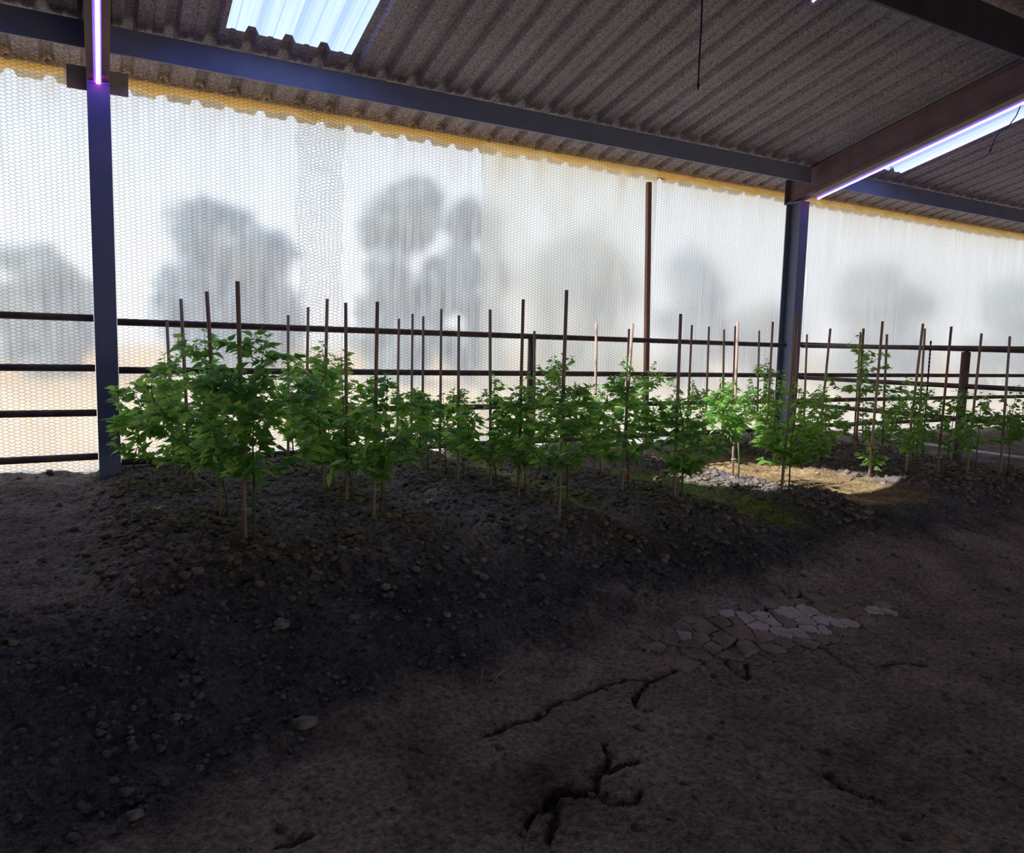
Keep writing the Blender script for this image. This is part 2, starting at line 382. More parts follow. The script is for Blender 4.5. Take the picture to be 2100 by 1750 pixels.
k = blob(5.5, 4.9, 0.85, 1.7, 0.3)*np.clip(pm*1.1, 0, 1); C = C*(1-k)+sand*(1+0.5*n_hi)*k
k = blob(2.0, 4.7, 0.30, 1.2)*np.clip(0.5+2.0*n_hi, 0, 1); C = C*(1-k)+grav*k
gt = blob(0.05, 4.3, 0.7, 0.9)*np.clip(0.2+2.5*n_hi, 0, 1)*0.35; C = C*(1-gt)+np.array([0.09, 0.11, 0.03])*gt
cr = on_z(1620, 1300, -0.36); k = blob(cr[0], cr[1], 0.55, 0.42)*0.7; C = C*(1-k)+np.array([0.33, 0.28, 0.28])*k
n_mid = fbm(GX*3.2, GY*3.2, 5, 73)[..., None]
C = C*np.clip(1+0.7*n_lo+0.6*n_hi+0.9*n_mid, 0.25, 2)
C = np.clip(C, 0.012, 0.8)
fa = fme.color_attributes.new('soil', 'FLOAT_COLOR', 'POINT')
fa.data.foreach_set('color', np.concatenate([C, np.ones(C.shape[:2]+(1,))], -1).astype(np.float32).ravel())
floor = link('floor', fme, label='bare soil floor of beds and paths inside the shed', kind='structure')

# loose lumps of soil lying on the beds
def lump(r, seed, flat=0.7):
    rr = random.Random(seed); t = (1+5**0.5)/2
    v = [(-1,t,0),(1,t,0),(-1,-t,0),(1,-t,0),(0,-1,t),(0,1,t),(0,-1,-t),(0,1,-t),(t,0,-1),(t,0,1),(-t,0,-1),(-t,0,1)]
    f = [(0,11,5),(0,5,1),(0,1,7),(0,7,10),(0,10,11),(1,5,9),(5,11,4),(11,10,2),(10,7,6),(7,1,8),(3,9,4),(3,4,2),(3,2,6),(3,6,8),(3,8,9),(4,9,5),(2,4,11),(6,2,10),(8,6,7),(9,8,1)]
    out = []
    for p in v:
        k = r/1.9*rr.uniform(0.6, 1.25); out.append((p[0]*k, p[1]*k, p[2]*k*flat))
    return np.array(out), np.array(f)
protos = [lump(1.0, k) for k in range(14)]
rng = np.random.RandomState(5)
cv, cf = [], []; nb = 0
def scatter(nc, xr, yr, rmin, rmax, keep):
    global nb
    x = rng.uniform(*xr, nc); y = rng.uniform(*yr, nc)
    k = keep(x, y) > rng.uniform(0, 1, nc); x = x[k]; y = y[k]
    r = rmin+(rmax-rmin)*rng.uniform(0, 1, len(x))**5; z = ground(x, y)
    for i in range(len(x)):
        V, F = protos[i % 14]; a = rng.uniform(0, 6.28); ca, sa = math.cos(a), math.sin(a)
        v = V*r[i]; v = np.stack([v[:, 0]*ca-v[:, 1]*sa, v[:, 0]*sa+v[:, 1]*ca, v[:, 2]], -1)+(x[i], y[i], z[i]+r[i]*0.15)
        cv.append(v); cf.append(F+nb); nb += 12
scatter(42000, (-0.9, 8.6), (3.1, 6.95), 0.005, 0.034, lambda x, y: np.clip(bed_mask(x, y)*0.9+0.05, 0, 1)*np.where((x > 5.0) & (x < 5.9), 0.15, 1))
link('soil_clod', mesh_from('soil_clod', np.concatenate(cv), np.concatenate(cf), False, M['clod']), floor, kind='stuff')
cv, cf = [], []; nb = 0
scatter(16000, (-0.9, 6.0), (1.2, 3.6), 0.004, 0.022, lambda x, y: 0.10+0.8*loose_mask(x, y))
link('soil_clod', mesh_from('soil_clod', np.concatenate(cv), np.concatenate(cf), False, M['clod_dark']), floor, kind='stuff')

# plates of cracked mud crust
def mud_plates():
    seeds = []
    rr = random.Random(3)
    c = on_z(1590, 1312, -0.35); d = on_z(1230, 1620, -0.35); e2 = on_z(1330, 1450, -0.35)
    cells = []
    for (cx, cy, rx, ry, pitch) in ((c[0]+.1, c[1]+.02, 0.95, 0.25, 0.092),):
        pts = []
        ni = int(rx/pitch)+2; nj = int(ry/pitch)+3
        for i in range(-ni-1, ni+2):
            for j in range(-nj-1, nj+2):
                pts.append((cx+(i+(j % 2)*0.5+rr.uniform(-.48, .48))*pitch*1.15, cy+(j+rr.uniform(-.48, .48))*pitch*0.95))
        for p in pts:
            k = math.hypot((p[0]-cx)/rx, (p[1]-cy)/ry)
            if k > 1 or rr.random() > 1.7*(1.15-k): continue
            poly = [(p[0]+dx*pitch*1.4, p[1]+dy*pitch*1.4) for dx, dy in ((-1,-1),(1,-1),(1,1),(-1,1))]
            for q in pts:
                if q is p or math.hypot(q[0]-p[0], q[1]-p[1]) > pitch*3: continue
                mx_, my_ = (p[0]+q[0])/2, (p[1]+q[1])/2; nx_, ny_ = q[0]-p[0], q[1]-p[1]
                out = []
                for a, b2 in zip(poly, poly[1:]+poly[:1]):
                    da = (a[0]-mx_)*nx_+(a[1]-my_)*ny_; db = (b2[0]-mx_)*nx_+(b2[1]-my_)*ny_
                    if da <= 0: out.append(a)
                    if da*db < 0:
                        t = da/(da-db); out.append((a[0]+(b2[0]-a[0])*t, a[1]+(b2[1]-a[1])*t))
                poly = out
            if len(poly) >= 3: cells.append((p, poly, k, pitch))
    for p, poly, k, pitch in cells:
        ring = []
        for a, b2 in zip(poly, poly[1:]+poly[:1]):
            n = 5
            for s_ in range(n):
                t = s_/n; ring.append((a[0]+(b2[0]-a[0])*t, a[1]+(b2[1]-a[1])*t))
        h = 0.012*(1-k**2)+0.001
        gap = rr.uniform(0.90, 0.975)
        top, mid, bot = [], [], []
        for (x, y) in ring:
            x += rr.uniform(-.085, .085)*pitch; y += rr.uniform(-.085, .085)*pitch
            for lst, s_, dz in ((top, gap-0.05, h), (mid, gap-0.01, h-0.004), (bot, gap, -0.03)):
                X = p[0]+(x-p[0])*s_; Y = p[1]+(y-p[1])*s_
                lst.append((X, Y, float(ground(np.array([X]), np.array([Y]), False)[0])+0.004+dz))
        n = len(ring)
        cz = np.mean([t[2] for t in top])+0.002
        V = top+mid+bot+[(p[0], p[1], cz)]
        F = [(i, (i+1) % n, 3*n) for i in range(n)]
        F += [(n+i, n+(i+1) % n, (i+1) % n, i) for i in range(n)]+[(2*n+i, 2*n+(i+1) % n, n+(i+1) % n, n+i) for i in range(n)]
        link('mud_plate', mesh_from('mud_plate', V, F, False, M['mud'] if rr.random() < 0.75*(1-k) else M['mud_dark']), floor)
mud_plates()

# ground outside and trees beyond the film
om = MB(); om.add([(-60, 7.1, -0.06), (120, 7.1, -0.06), (120, 160, -0.06), (-60, 160, -0.06)], [(0, 1, 2, 3)])
om.add([(-60, -60, -0.5), (-6, -60, -0.5), (-6, 7.1, -0.06), (-60, 7.1, -0.06)], [(0, 1, 2, 3)])
om.add([(-60, -60, -0.5), (120, -60, -0.5), (120, -6.5, -0.5), (-6, -6.5, -0.5)], [(0, 1, 2, 3)])
om.build('ground', M['out'], label='pale dry open ground outside behind the plastic', kind='structure')
def tree(px, hw, top, dist, seed, label, squat=1.0):
    rr = random.Random(seed); base = at_d(px, 770, dist); base[2] = -0.06
    H = z_over(base, top); Rr = hw/FPX*dist
    o = link('tree', None, loc=base); tag(o, label, 'tree', 'trees beyond the plastic film')
    t = MB(); t.tube([(0, 0, 0), (0.1, 0, H*0.3), (0, 0.1, H*0.6)], [0.22, 0.17, 0.08], 8); t.build('trunk', M['bark'], o, True)
    vs, fs, nb_ = [], [], 0
    r2 = np.random.RandomState(seed)
    cl = []
    for k in range(44):
        a = rr.uniform(0, 6.28); zz = rr.uniform(0.06, 0.9); q = math.sin(math.pi*min(1, zz*0.85+0.12))**0.6*Rr*math.sqrt(rr.random())*0.8
        cl.append((q*math.cos(a), q*math.sin(a), zz*H, rr.uniform(0.22, 0.38)*min(Rr, H*0.6)))
    cl.append((rr.uniform(-.2, .2)*Rr, 0, H-0.28*Rr, 0.28*Rr))
    for (cx, cy, cz, cr_) in cl:
        nl = 170
        d = r2.normal(size=(nl, 3)); d /= np.linalg.norm(d, axis=1)[:, None]
        p = np.array([cx, cy, cz])+d*cr_*r2.uniform(0.45, 1.0, nl)[:, None]
        p[:, 2] = np.clip(p[:, 2], 0.05, H+0.1)
        u = r2.normal(size=(nl, 3)); u /= np.linalg.norm(u, axis=1)[:, None]; v = np.cross(u, d); v /= np.linalg.norm(v, axis=1)[:, None]+1e-6
        s_ = r2.uniform(0.10, 0.20, nl)[:, None]
        q = np.stack([p-u*s_, p+v*s_*0.6, p+u*s_, p-v*s_*0.6], 1).reshape(-1, 3)
        vs.append(q); fs.append(np.arange(nl*4).reshape(-1, 4)+nb_); nb_ += nl*4
    link('crown', mesh_from('crown', np.concatenate(vs), np.concatenate(fs), False, M['tree']), o)
for a in ((85, 105, 495, 22, 1, 'hazy small rounded tree at the left edge behind the clear film'),
          (465, 150, 412, 22, 2, 'hazy broad tree between the left post and the netting overlap'),
          (810, 120, 362, 22, 3, 'tallest hazy tree, pointed, behind clear film left of the milky sheet'),
          (945, 90, 400, 25, 4, 'hazy tree just left of the milky sheet edge'),
          (1170, 130, 470, 24, 5, 'faint tree blurred behind the milky plastic sheet'),
          (1395, 80, 500, 24, 6, 'faint rounded tree just right of the upright wooden batten'),
          (1540, 70, 610, 26, 7, 'low faint bush-like tree just left of the right steel post'),
          (1765, 110, 535, 24, 8, 'faint round tree just right of the right steel post'),
          (2040, 110, 572, 24, 9, 'faint broad tree at the right edge of the view')):
    tree(*a)

# ------------------------------------------------------------------ roof
RIB0, RIBP, RIBH = 0.27, 0.272, 0.050
def rib_h(x_):
    d = abs((x_-RIB0+RIBP/2) % RIBP-RIBP/2)
    return RIBH if d < 0.026 else (RIBH*(0.052-d)/0.026 if d < 0.052 else 0.0)
def roof_profile(xa, xb):
    pts = [(xa, rib_h(xa))]
    k0 = int(math.floor((xa-RIB0)/RIBP))-1
    for k in range(k0, k0+12+int((xb-xa)/RIBP)):
        c = RIB0+k*RIBP
        for dx, dz in ((-0.052, 0), (-0.026, RIBH), (0.026, RIBH), (0.052, 0), (0.112, 0), (0.122, 0.008), (0.150, 0.008), (0.160, 0)):
            x_ = c+dx
            if xa+1e-3 < x_ < xb-1e-3: pts.append((x_, dz))
    k = [p for p in pts]
    k.append((xb, rib_h(xb))); return k
def sheet(xa, xb, ya, yb, name, mat, parent, lift=0.0, sl=None, nseg=3):
    pr = roof_profile(xa, xb); V, F = [], []; n = len(pr); T = 0.002
    zz = sl or roof_z
    for L in range(2):
        for j in range(nseg+1):
            y = ya+(yb-ya)*j/nseg
            V += [(x_, y, zz(y)+dz+lift+L*T) for x_, dz in pr]
    N = n*(nseg+1)
    for j in range(nseg):
        for i in range(n-1):
            a = j*n+i; F.append((a, a+1, a+n+1, a+n)); F.append((N+a, N+a+n, N+a+n+1, N+a+1))
    for i in range(n-1):
        F.append((i, N+i, N+i+1, i+1)); a = nseg*n+i; F.append((a, a+1, N+a+1, N+a))
    me = mesh_from(name, V, F, False, mat); return link(name, me, parent)
ceiling = link('ceiling', None, label='ribbed galvanized sheet roof seen from below', kind='structure')
bx = [X0]
edges = [-4.54, -3.45, -2.36, -1.28, -0.19, 0.90, 1.89, 2.98, 4.07, 5.15, 6.24, 7.33, 7.93, 8.92, 10.0, 11.1, 12.2, 13.3, 14.4, 15.5, 16.6]
SKY_Y0, SKY_Y1 = 4.48, 6.17
for i, (a, c) in enumerate(zip(edges[:-1], edges[1:])):
    lift = 0.0025*(i % 2)
    if abs(a-0.90) < .01 or abs(a-7.93) < .01:
        sheet(a, c, SKY_Y1-0.02, Y_EDGE, 'roof_sheet', M['roof'], ceiling, lift)
        sheet(a, c, Y_RIDGE, SKY_Y0, 'roof_sheet', M['roof'], ceiling, lift)
        s_ = sheet(a-0.01, c+0.01, SKY_Y0-0.05, SKY_Y1+0.03, 'skylight_panel', M['skylight'], ceiling, lift+0.006)
        s_['label'] = 'clear ribbed plastic skylight sheet'
    elif abs(a+0.19) < .01:
        sheet(a, c, 5.5, Y_EDGE, 'roof_sheet', M['roof'], ceiling, lift)
        sheet(a, c, Y_RIDGE, SKY_Y0, 'roof_sheet', M['roof'], ceiling, lift)
        s_ = sheet(a-0.01, c+0.01, SKY_Y0-0.05, 5.55, 'skylight_panel', M['skylight'], ceiling, lift+0.006)
        s_['label'] = 'clear ribbed plastic skylight sheet'
    else:
        sheet(a-0.02, c+0.02, Y_RIDGE, Y_EDGE+0.02*math.sin(i*2.1), 'roof_sheet', M['roof'], ceiling, lift)
# far slope of the roof behind the viewer and the closed sides
zrid = roof_z(Y_RIDGE)
bm_ = MB(); bm_.add([(-4.7, Y_RIDGE, zrid+.05), (16.6, Y_RIDGE, zrid+.05), (16.6, -6.5, zrid+.05-TS*7.7), (-4.7, -6.5, zrid+.05-TS*7.7)], [(0, 1, 2, 3)])
bm_.build('roof_slope', M['roof'], ceiling)
wl_ = MB(); wl_.box((-4.75, -6.5, -0.6), (1.5, -6.42, 2.8)); wl_.box((1.5, -6.5, 2.3), (16.6, -6.42, 2.8)); wl_.build('wall_rear', M['dark_wall'], label='dark sheet wall behind the viewer', kind='structure')
def gable(x):
    g = MB(); P = [(-6.5, -0.6), (7.1, -0.6), (7.1, roof_z(7.1)+.12), (Y_RIDGE, zrid+.2), (-6.5, zrid+.2-TS*7.7)]
    n = len(P); g.add([(x, y, z) for y, z in P]+[(x+.05, y, z) for y, z in P], [tuple(range(n)), tuple(n+i for i in range(n))[::-1]]+[(i, n+i, n+(i+1) % n, (i+1) % n) for i in range(n)])
    return g
gable(-4.7).build('wall_left', M['dark_wall'], label='dark closed end wall of the shed', kind='structure')
gable(16.5).build('wall_right', M['dark_wall'], label='dark far end wall of the shed', kind='structure')

# ------------------------------------------------------------------ steel frames
def i_outline(bf, d, tf=0.011, tw=0.008):
    h = d/2; w = bf/2; t = tw/2
    return [(-w,-h),(w,-h),(w,-h+tf),(t,-h+tf),(t,h-tf),(w,h-tf),(w,h),(-w,h),(-w,h-tf),(-t,h-tf),(-t,-h+tf),(-w,-h+tf)]
RD = 0.30
for i, cx in enumerate(CX):
    col_l = ['dark slate-blue steel post, left, standing between two fence sections', 'slate steel I-beam post, right, holding up the sloping rafter', 'farthest steel post at the right end of the wall'][i]
    if i < 2:
        c = link('steel_post', None, loc=(cx, Y_COL+0.11, 0)); tag(c, col_l, 'post')
        pb = MB(); o_ = i_outline(0.15, 0.22); n = len(o_); top = roof_z(6.61)-RD-0.03
        pb.add([(a, b2, -0.25) for a, b2 in o_]+[(a, b2, top) for a, b2 in o_], [tuple(range(n))[::-1], tuple(n+k for k in range(n))]+[(k, (k+1) % n, n+(k+1) % n, n+k) for k in range(n)])
        pb.build('shaft', M['post'], c)
        if i == 0:
            for sx_, lx in ((-1, -0.205), (1, 0.075)):
                q = MB(); q.box((lx, 0.09, 2.90), (lx+0.13, 0.10, 3.07)); q.build('bracket_plate', M['plate'], c)
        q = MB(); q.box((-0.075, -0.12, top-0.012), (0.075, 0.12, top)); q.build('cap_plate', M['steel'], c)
    r = link('rafter', None, loc=(cx, 6.75, roof_z(6.75)-RD/2-0.012)); tag(r, ['brownish steel rafter over the left post carrying a violet grow light', 'brownish steel rafter sloping up from the right post', 'farthest rafter at the right end'][i], 'rafter')
    q = MB(); q.prof_y((0, 0, 0), (0, Y_RIDGE-6.75, TS*(6.75-Y_RIDGE)), i_outline(0.15, RD)); q.build('beam', M['primer'], r)
    q = MB(); q.box((-0.075, 0, -RD/2), (0.075, 0.008, RD/2)); q.build('end_plate', M['primer'], r)
def c_beam(name, x0, x1, yf, ztop, d, fl, label, mat, cat='purlin'):
    t = 0.006; q = MB()
    P = [(yf, ztop-d), (yf+fl, ztop-d), (yf+fl, ztop-d+t), (yf+t, ztop-d+t), (yf+t, ztop-t), (yf+fl, ztop-t), (yf+fl, ztop), (yf, ztop)]
    n = len(P)
    q.add([(x0, y, z) for y, z in P]+[(x1, y, z) for y, z in P], [tuple(range(n)), tuple(n+k for k in range(n))[::-1]]+[(k, n+k, n+(k+1) % n, (k+1) % n) for k in range(n)])
    return tag(q.build(name, mat), label, cat)
yp = 6.37
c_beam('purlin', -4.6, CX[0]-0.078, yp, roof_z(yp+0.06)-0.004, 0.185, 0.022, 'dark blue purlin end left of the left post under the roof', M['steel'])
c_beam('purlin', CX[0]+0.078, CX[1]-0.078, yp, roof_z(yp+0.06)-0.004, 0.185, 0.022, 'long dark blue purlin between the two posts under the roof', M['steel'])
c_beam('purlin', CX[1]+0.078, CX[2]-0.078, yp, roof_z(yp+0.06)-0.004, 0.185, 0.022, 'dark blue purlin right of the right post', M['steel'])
c_beam('roof_beam', CX[0]+0.1, 16.0, 3.72, roof_z(3.80)-0.012, 0.30, 0.025, 'deep dark beam crossing the roof, top right corner', M['steel_shaded'], 'beam')

# eave batten with foam plugs at the ribs
XE0, XE1 = -2.2, 16.2
zb = roof_z(Y_FILM)
for a, c, lab in ((XE0, -0.17, 'pale golden batten under the roof edge left of the left post'), (0.22, 16.2, 'long pale golden batten under the roof edge right of the left post')):
    o = link('eave_batten', None, loc=(a, Y_FILM+0.012, zb-0.012)); tag(o, lab, 'batten')
    q = MB(); n = int((c-a)/0.12)+1
    for k in range(n):
        xa = (c-a)*k/n; xb_ = (c-a)*(k+1)/n
        h0 = 0.070+0.028*math.sin(k*1.7)*math.sin(k*0.6+1); 
        if k == 0: hp = h0
        q.add([(xa, 0, 0), (xb_, 0, 0), (xb_, 0, -h0), (xa, 0, -hp), (xa, 0.012, 0), (xb_, 0.012, 0), (xb_, 0.012, -h0), (xa, 0.012, -hp)],
              [(0, 3, 2, 1), (4, 5, 6, 7), (0, 1, 5, 4), (3, 7, 6, 2)]); hp = h0
    q.build('board', M['amber'], o)
    k = 0; x_ = RIB0-12*RIBP
    fm = [mesh_from('foam_plug', *(lambda L: (L[0], L[1]))(lump(0.034, 90+j, 0.8)), True, M['foam']) for j in range(4)]
    while x_ < c:
        if x_ > a+0.03:
            link('foam_plug', fm[R_.randrange(4)], o, (x_-a+R_.uniform(-.01, .01), -0.03, R_.uniform(0.0, 0.02)))
        x_ += RIBP

# ------------------------------------------------------------------ plastic film
def film(name, xa, xb, z1f, y, mat, label, seed, amp=0.02, x_of=None, fold=1.0):
    nxs = max(8, int((xb-xa)/0.035)); nzs = 75
    xs_ = np.linspace(xa, xb, nxs); vs_ = np.linspace(0, 1, nzs)
    Xg, Vg = np.meshgrid(xs_, vs_)
    top = np.vectorize(z1f)(Xg); Zg = -0.05+(top+0.05)*Vg
    Yg = y+amp*(fbm(Xg*1.2+Zg*0.7, Zg*0.6, 4, seed)*1.6 + 0.35*fbm(Xg*6+Zg*3*fold, Zg*0.8-Xg, 3, seed+5)) - 0.0
    Xg = Xg+0.03*fbm(Zg*2, Xg*0+seed, 2, seed+9)
    ii = np.arange(nxs*nzs).reshape(nzs, nxs)
    Fq = np.stack([ii[:-1, :-1], ii[:-1, 1:], ii[1:, 1:], ii[1:, :-1]], -1).reshape(-1, 4)
    o = link(name, mesh_from(name, np.stack([Xg, Yg, Zg], -1).reshape(-1, 3), Fq, True, mat))
    return tag(o, label, 'plastic sheet')
xm0 = on_y(985, 600, Y_FILM)[0]; xm1 = on_y(1334, 600, Y_FILM)[0]; xc = on_y(1640, 600, Y_FILM)[0]
film('plastic_sheet', -4.6, xm0, lambda x: zb-0.02, Y_FILM, M['film_clear'], 'clear plastic sheet behind the left post, as far as the milky sheet', 100, 0.03)
film('plastic_sheet', xm0-0.02, xm1, lambda x: zb-0.02, Y_FILM-0.03, M['film_white'], 'milky plastic sheet left of the upright wooden batten', 200, 0.04, fold=0.4)
film('plastic_sheet', xm1-0.02, xc+0.1, lambda x: zb-0.12+0.10*min(1, max(0, (x-xm1)/0.9)), Y_FILM, M['film_far'], 'hazy plastic sheet between the upright wooden batten and right post', 300, 0.03, fold=0.2)
film('plastic_sheet', xc+0.08, 16.4, lambda x: zb-0.02, Y_FILM-0.02, M['film_far'], 'hazy creased plastic sheet beyond the right post', 400, 0.04, fold=0.2)
# upright batten holding the sheet edges
pa = on_y(1331, 374, 6.93); pb_ = on_y(1327, 700, 6.93)
q = MB(); w = 0.026; zt = pa[2]
sl_ = (pa[0]-pb_[0])/(pa[2]-pb_[2]); x0_ = pb_[0]+sl_*(0-pb_[2]); x1_ = pb_[0]+sl_*(zt-pb_[2])
V = [(x0_-w, 6.91, -0.15), (x0_+w, 6.91, -0.15), (x0_+w, 6.955, -0.15), (x0_-w, 6.955, -0.15), (x1_-w, 6.91, zt), (x1_+w, 6.91, zt), (x1_+w, 6.955, zt), (x1_-w, 6.955, zt)]
q.add(V, [(0,3,2,1),(4,5,6,7),(0,1,5,4),(1,2,6,5),(2,3,7,6),(3,0,4,7)])
tag(q.build('wooden_batten', M['wood_red']), 'tall upright brown wooden batten between the milky and hazy sheets', 'batten')

# ------------------------------------------------------------------ hexagonal wire netting
def netting(xa, xb, za, zb_, y, label, seed, warp=0.003, wz=None, rad=0.00112):
    p, qv, c = 0.0375, 0.0272, 0.0112
    ni = int((xb-xa)/p); nj = int((zb_-za)/qv)
    I, J = np.meshgrid(np.arange(ni), np.arange(nj), indexing='ij')
    cx = xa+I*p; cz = za+J*qv+(I % 2)*qv/2
    def P(dx, dz): return np.stack([cx+dx, cz+dz], -1).reshape(-1, 2)
    A = np.concatenate([P(-c, qv/2), P(c, qv/2), P(p-c, 0)]); B = np.concatenate([P(c, qv/2), P(p-c, 0), P(c, -qv/2)])
    def place(Q):
        x, z = Q[:, 0], Q[:, 1]
        k = 1.0 if wz is None else 1.0+14*sstep(wz[0], wz[1], x)*(1-sstep(wz[2], wz[3], x))
        return np.stack([x+k*warp*2*fbm(x*3, z*5, 3, seed), y+0.012*fbm(x*1.5, z*1.5, 3, seed+1), z+k*warp*2*fbm(x*4+9, z*4, 3, seed+2)], -1)
    A = place(A); B = place(B)
    d = B-A; d /= np.linalg.norm(d, axis=1)[:, None]
    u = np.cross(d, np.array([0, 1.0, 0])); u /= np.linalg.norm(u, axis=1)[:, None]; v = np.cross(d, u)
    V = []
    for Q in (A, B):
        for k in range(3):
            a = 2*math.pi*k/3+0.5; V.append(Q+rad*(u*math.cos(a)+v*math.sin(a)))
    V = np.stack(V, 1).reshape(-1, 3); n = len(A); b0 = np.arange(n)[:, None]*6
    F = np.concatenate([np.concatenate([b0+k, b0+(k+1) % 3, b0+3+(k+1) % 3, b0+3+k], 1) for k in range(3)])
    o = link('wire_netting', mesh_from('wire_netting', V, F, False, M['wire'])); return tag(o, label, 'wire netting')
xo0 = on_y(612, 560, 6.76)[0]; xo1 = on_y(712, 560, 6.76)[0]
netting(-1.6, xo1, 0.0, 3.16, 6.755, 'hexagonal wire netting on the left, up to the crumpled overlap', 500, 0.003, (xo0-0.1, xo0+0.05, 99, 100))
netting(xo0, 15.5, 0.0, 3.16, 6.775, 'hexagonal wire netting right of the crumpled overlap', 600, 0.003, (-2, -1, xo1-0.05, xo1+0.1))

# ------------------------------------------------------------------ pipe fences
def fence(label, rails, posts, r=0.027):
    o = link('pipe_fence', None, loc=rails[0][0]); tag(o, label, 'fence'); b0 = Vector(rails[0][0])
    for a, c in rails:
        q = MB(); A = Vector(a)-b0; Bv = Vector(c)-b0; q.tube([A, A.lerp(Bv, .33), A.lerp(Bv, .66), Bv], r, 12); q.build('rail', M['pipe'], o, True)
    for x_, y_, zt_, pr in posts:
        q = MB(); P = Vector((x_, y_, -0.25))-b0; T_ = Vector((x_, y_, zt_))-b0; q.tube([P, P.lerp(T_, .5), T_], pr, 12); q.build('post', M['rust'] if pr == 0.042 else M['pipe'], o, True)
def W_(px, py): return tuple(on_y(px, py, YW))
l0 = -1.6
fence('pipe fence of four rails at the left edge, left of the left post',
      [((l0, YW, 1.20), (CX[0]-.08, YW, 1.20)), ((l0, YW, 0.82), (CX[0]-.08, YW, 0.82)), ((l0, YW, 0.48), (CX[0]-.08, YW, 0.475)), ((l0, YW, 0.12), (CX[0]-.08, YW, 0.135))],
      [(-1.5, YW, 1.22, 0.035)])
xr = CX[1]-.08
fence('long pipe fence of four rails between the two steel posts',
      [((CX[0]+.08, YW, 1.178), (xr, YW, 1.17)), ((CX[0]+.08, YW, 0.805), (xr, YW, 0.795)), ((CX[0]+.08, YW, 0.465), (xr, YW, 0.47)), ((CX[0]+.08, YW, 0.082), (xr, YW, 0.125))],
      [(3.86, YW, 1.17, 0.04)])
fence('pipe fence of four rails along the wall beyond the right post',
      [((CX[1]+.08, YW, 1.19), (15.0, YW, 1.20)), ((CX[1]+.08, YW, 0.80), (15.0, YW, 0.82)), ((CX[1]+.08, YW, 0.475), (15.0, YW, 0.48)), ((CX[1]+.08, YW, 0.14), (15.0, YW, 0.16))],
      [(11.4, YW, 1.2, 0.035)])
XF = 7.70
def xz(px, py): return float(on_x(px, py, XF)[2])
yend = float(on_x(2100, 800, XF)[1])
fr = []
for (pa_, pb2) in (((1670, 710), (2100, 716)), ((1670, 776), (2100, 799)), ((1700, 834), (2100, 872)), ((1700, 880), (2100, 945))):
    A = on_x(*pa_, XF); B_ = on_x(*pb2, XF); s_ = (B_[2]-A[2])/(B_[1]-A[1])
    fr.append(((XF, 6.5, A[2]+s_*(6.5-A[1])), (XF, 2.2, A[2]+s_*(2.2-A[1]))))
pp = on_x(1966, 900, XF)
fence('cross fence of dark pipes running from the right post towards the viewer', fr[:3], [(XF+0.0, float(pp[1]), xz(1970, 722), 0.042), (XF, 2.3, xz(2100, 716), 0.042)], 0.025)

# ------------------------------------------------------------------ grow lights and cables
def led(xc_, y0, y1, drop, label, both=True, w=0.05, name='grow_light'):
    zc = lambda y: roof_z(y)-drop
    o = link(name, None, loc=(xc_, y0, zc(y0))); tag(o, label, 'light')
    L = y0-y1; dz = TS
    def bar(nm, xa, xb_, za, zb2, mat, ya=0.0, yb=None):
        yb = L if yb is None else yb; q = MB()
        V = []
        for yy in (ya, yb):
            V += [(xa, -yy, dz*yy+za), (xb_, -yy, dz*yy+za), (xb_, -yy, dz*yy+zb2), (xa, -yy, dz*yy+zb2)]
        q.add(V, [(0,1,2,3),(7,6,5,4),(0,4,5,1),(1,5,6,2),(2,6,7,3),(3,7,4,0)]); return q.build(nm, mat, o)
    bar('housing', -w, 0.022, -0.02, 0.03, M['fixture'])
    bar('led_strip', -0.012, 0.012, -0.028, -0.021, M['tube'], 0.01)
    for mat, off in ((M['chip_w'], 0), (M['chip_p'], 1), (M['chip_w'], 2), (M['chip_b'], 3)):
        q = MB(); k = off
        while 0.02+k*0.0125 < L:
            y_ = 0.02+k*0.0125; q.box((-0.006, -y_-0.0035, dz*y_-0.034), (0.006, -y_+0.0035, dz*y_-0.029)); k += 4
        q.build('led_chip', mat, o, kind='stuff')
    q = MB(); q.box((-0.016, -0.012, -0.036), (0.016, 0.006, 0.02)); q.build('end_cap', M['chip_p'] if both else M['fixture'], o)
    # clear half-round cover
    return o
led(CX[0]+0.0, 6.48, 3.9, RD+0.045, 'violet glowing grow light tube hanging above the left post', True, 0.030)
led(CX[1]+0.06, 6.36, 3.2, RD+0.045, 'long violet grow light under the right rafter, beside the right skylight', True, 0.085)
pbl = on_y(1665, 2, 4.28)
led(float(pbl[0]), 4.28, 3.9, roof_z(4.28)-float(pbl[2])-0.02, 'blue-lit end of a grow light at the top edge of the view', False, 0.02)
def cable(pts, label, r=0.006):
    o = link('power_cable', None, loc=pts[0]); tag(o, label, 'cable')
    P = [Vector(p)-Vector(pts[0]) for p in pts]
    q = MB(); q.tube(P, r, 8); q.build('cord', M['cable'], o, True)
    q = MB(); d = (P[-1]-P[-2]).normalized(); q.tube([P[-1]-d*0.005, P[-1]+d*0.012, P[-1]+d*0.02, P[-1]+d*0.045], [r*1.3, r*1.9, r*1.4, r*0.5], 8); q.build('plug', M['cable'], o, True)
yc_ = 4.30
cable([tuple(on_y(a, b2, yc_)) for a, b2 in ((1437, -60), (1440, 0), (1438, 60), (1434, 120), (1432, 172))], 'blue hanging power cable with loose plug near the top middle')
cable([tuple(on_y(a, b2, 4.35)) for a, b2 in ((2112, 160), (2098, 205), (2084, 238), (2066, 262), (2050, 268), (2042, 282), (2032, 306))], 'bent dark cable hanging in front of the right skylight', 0.005)

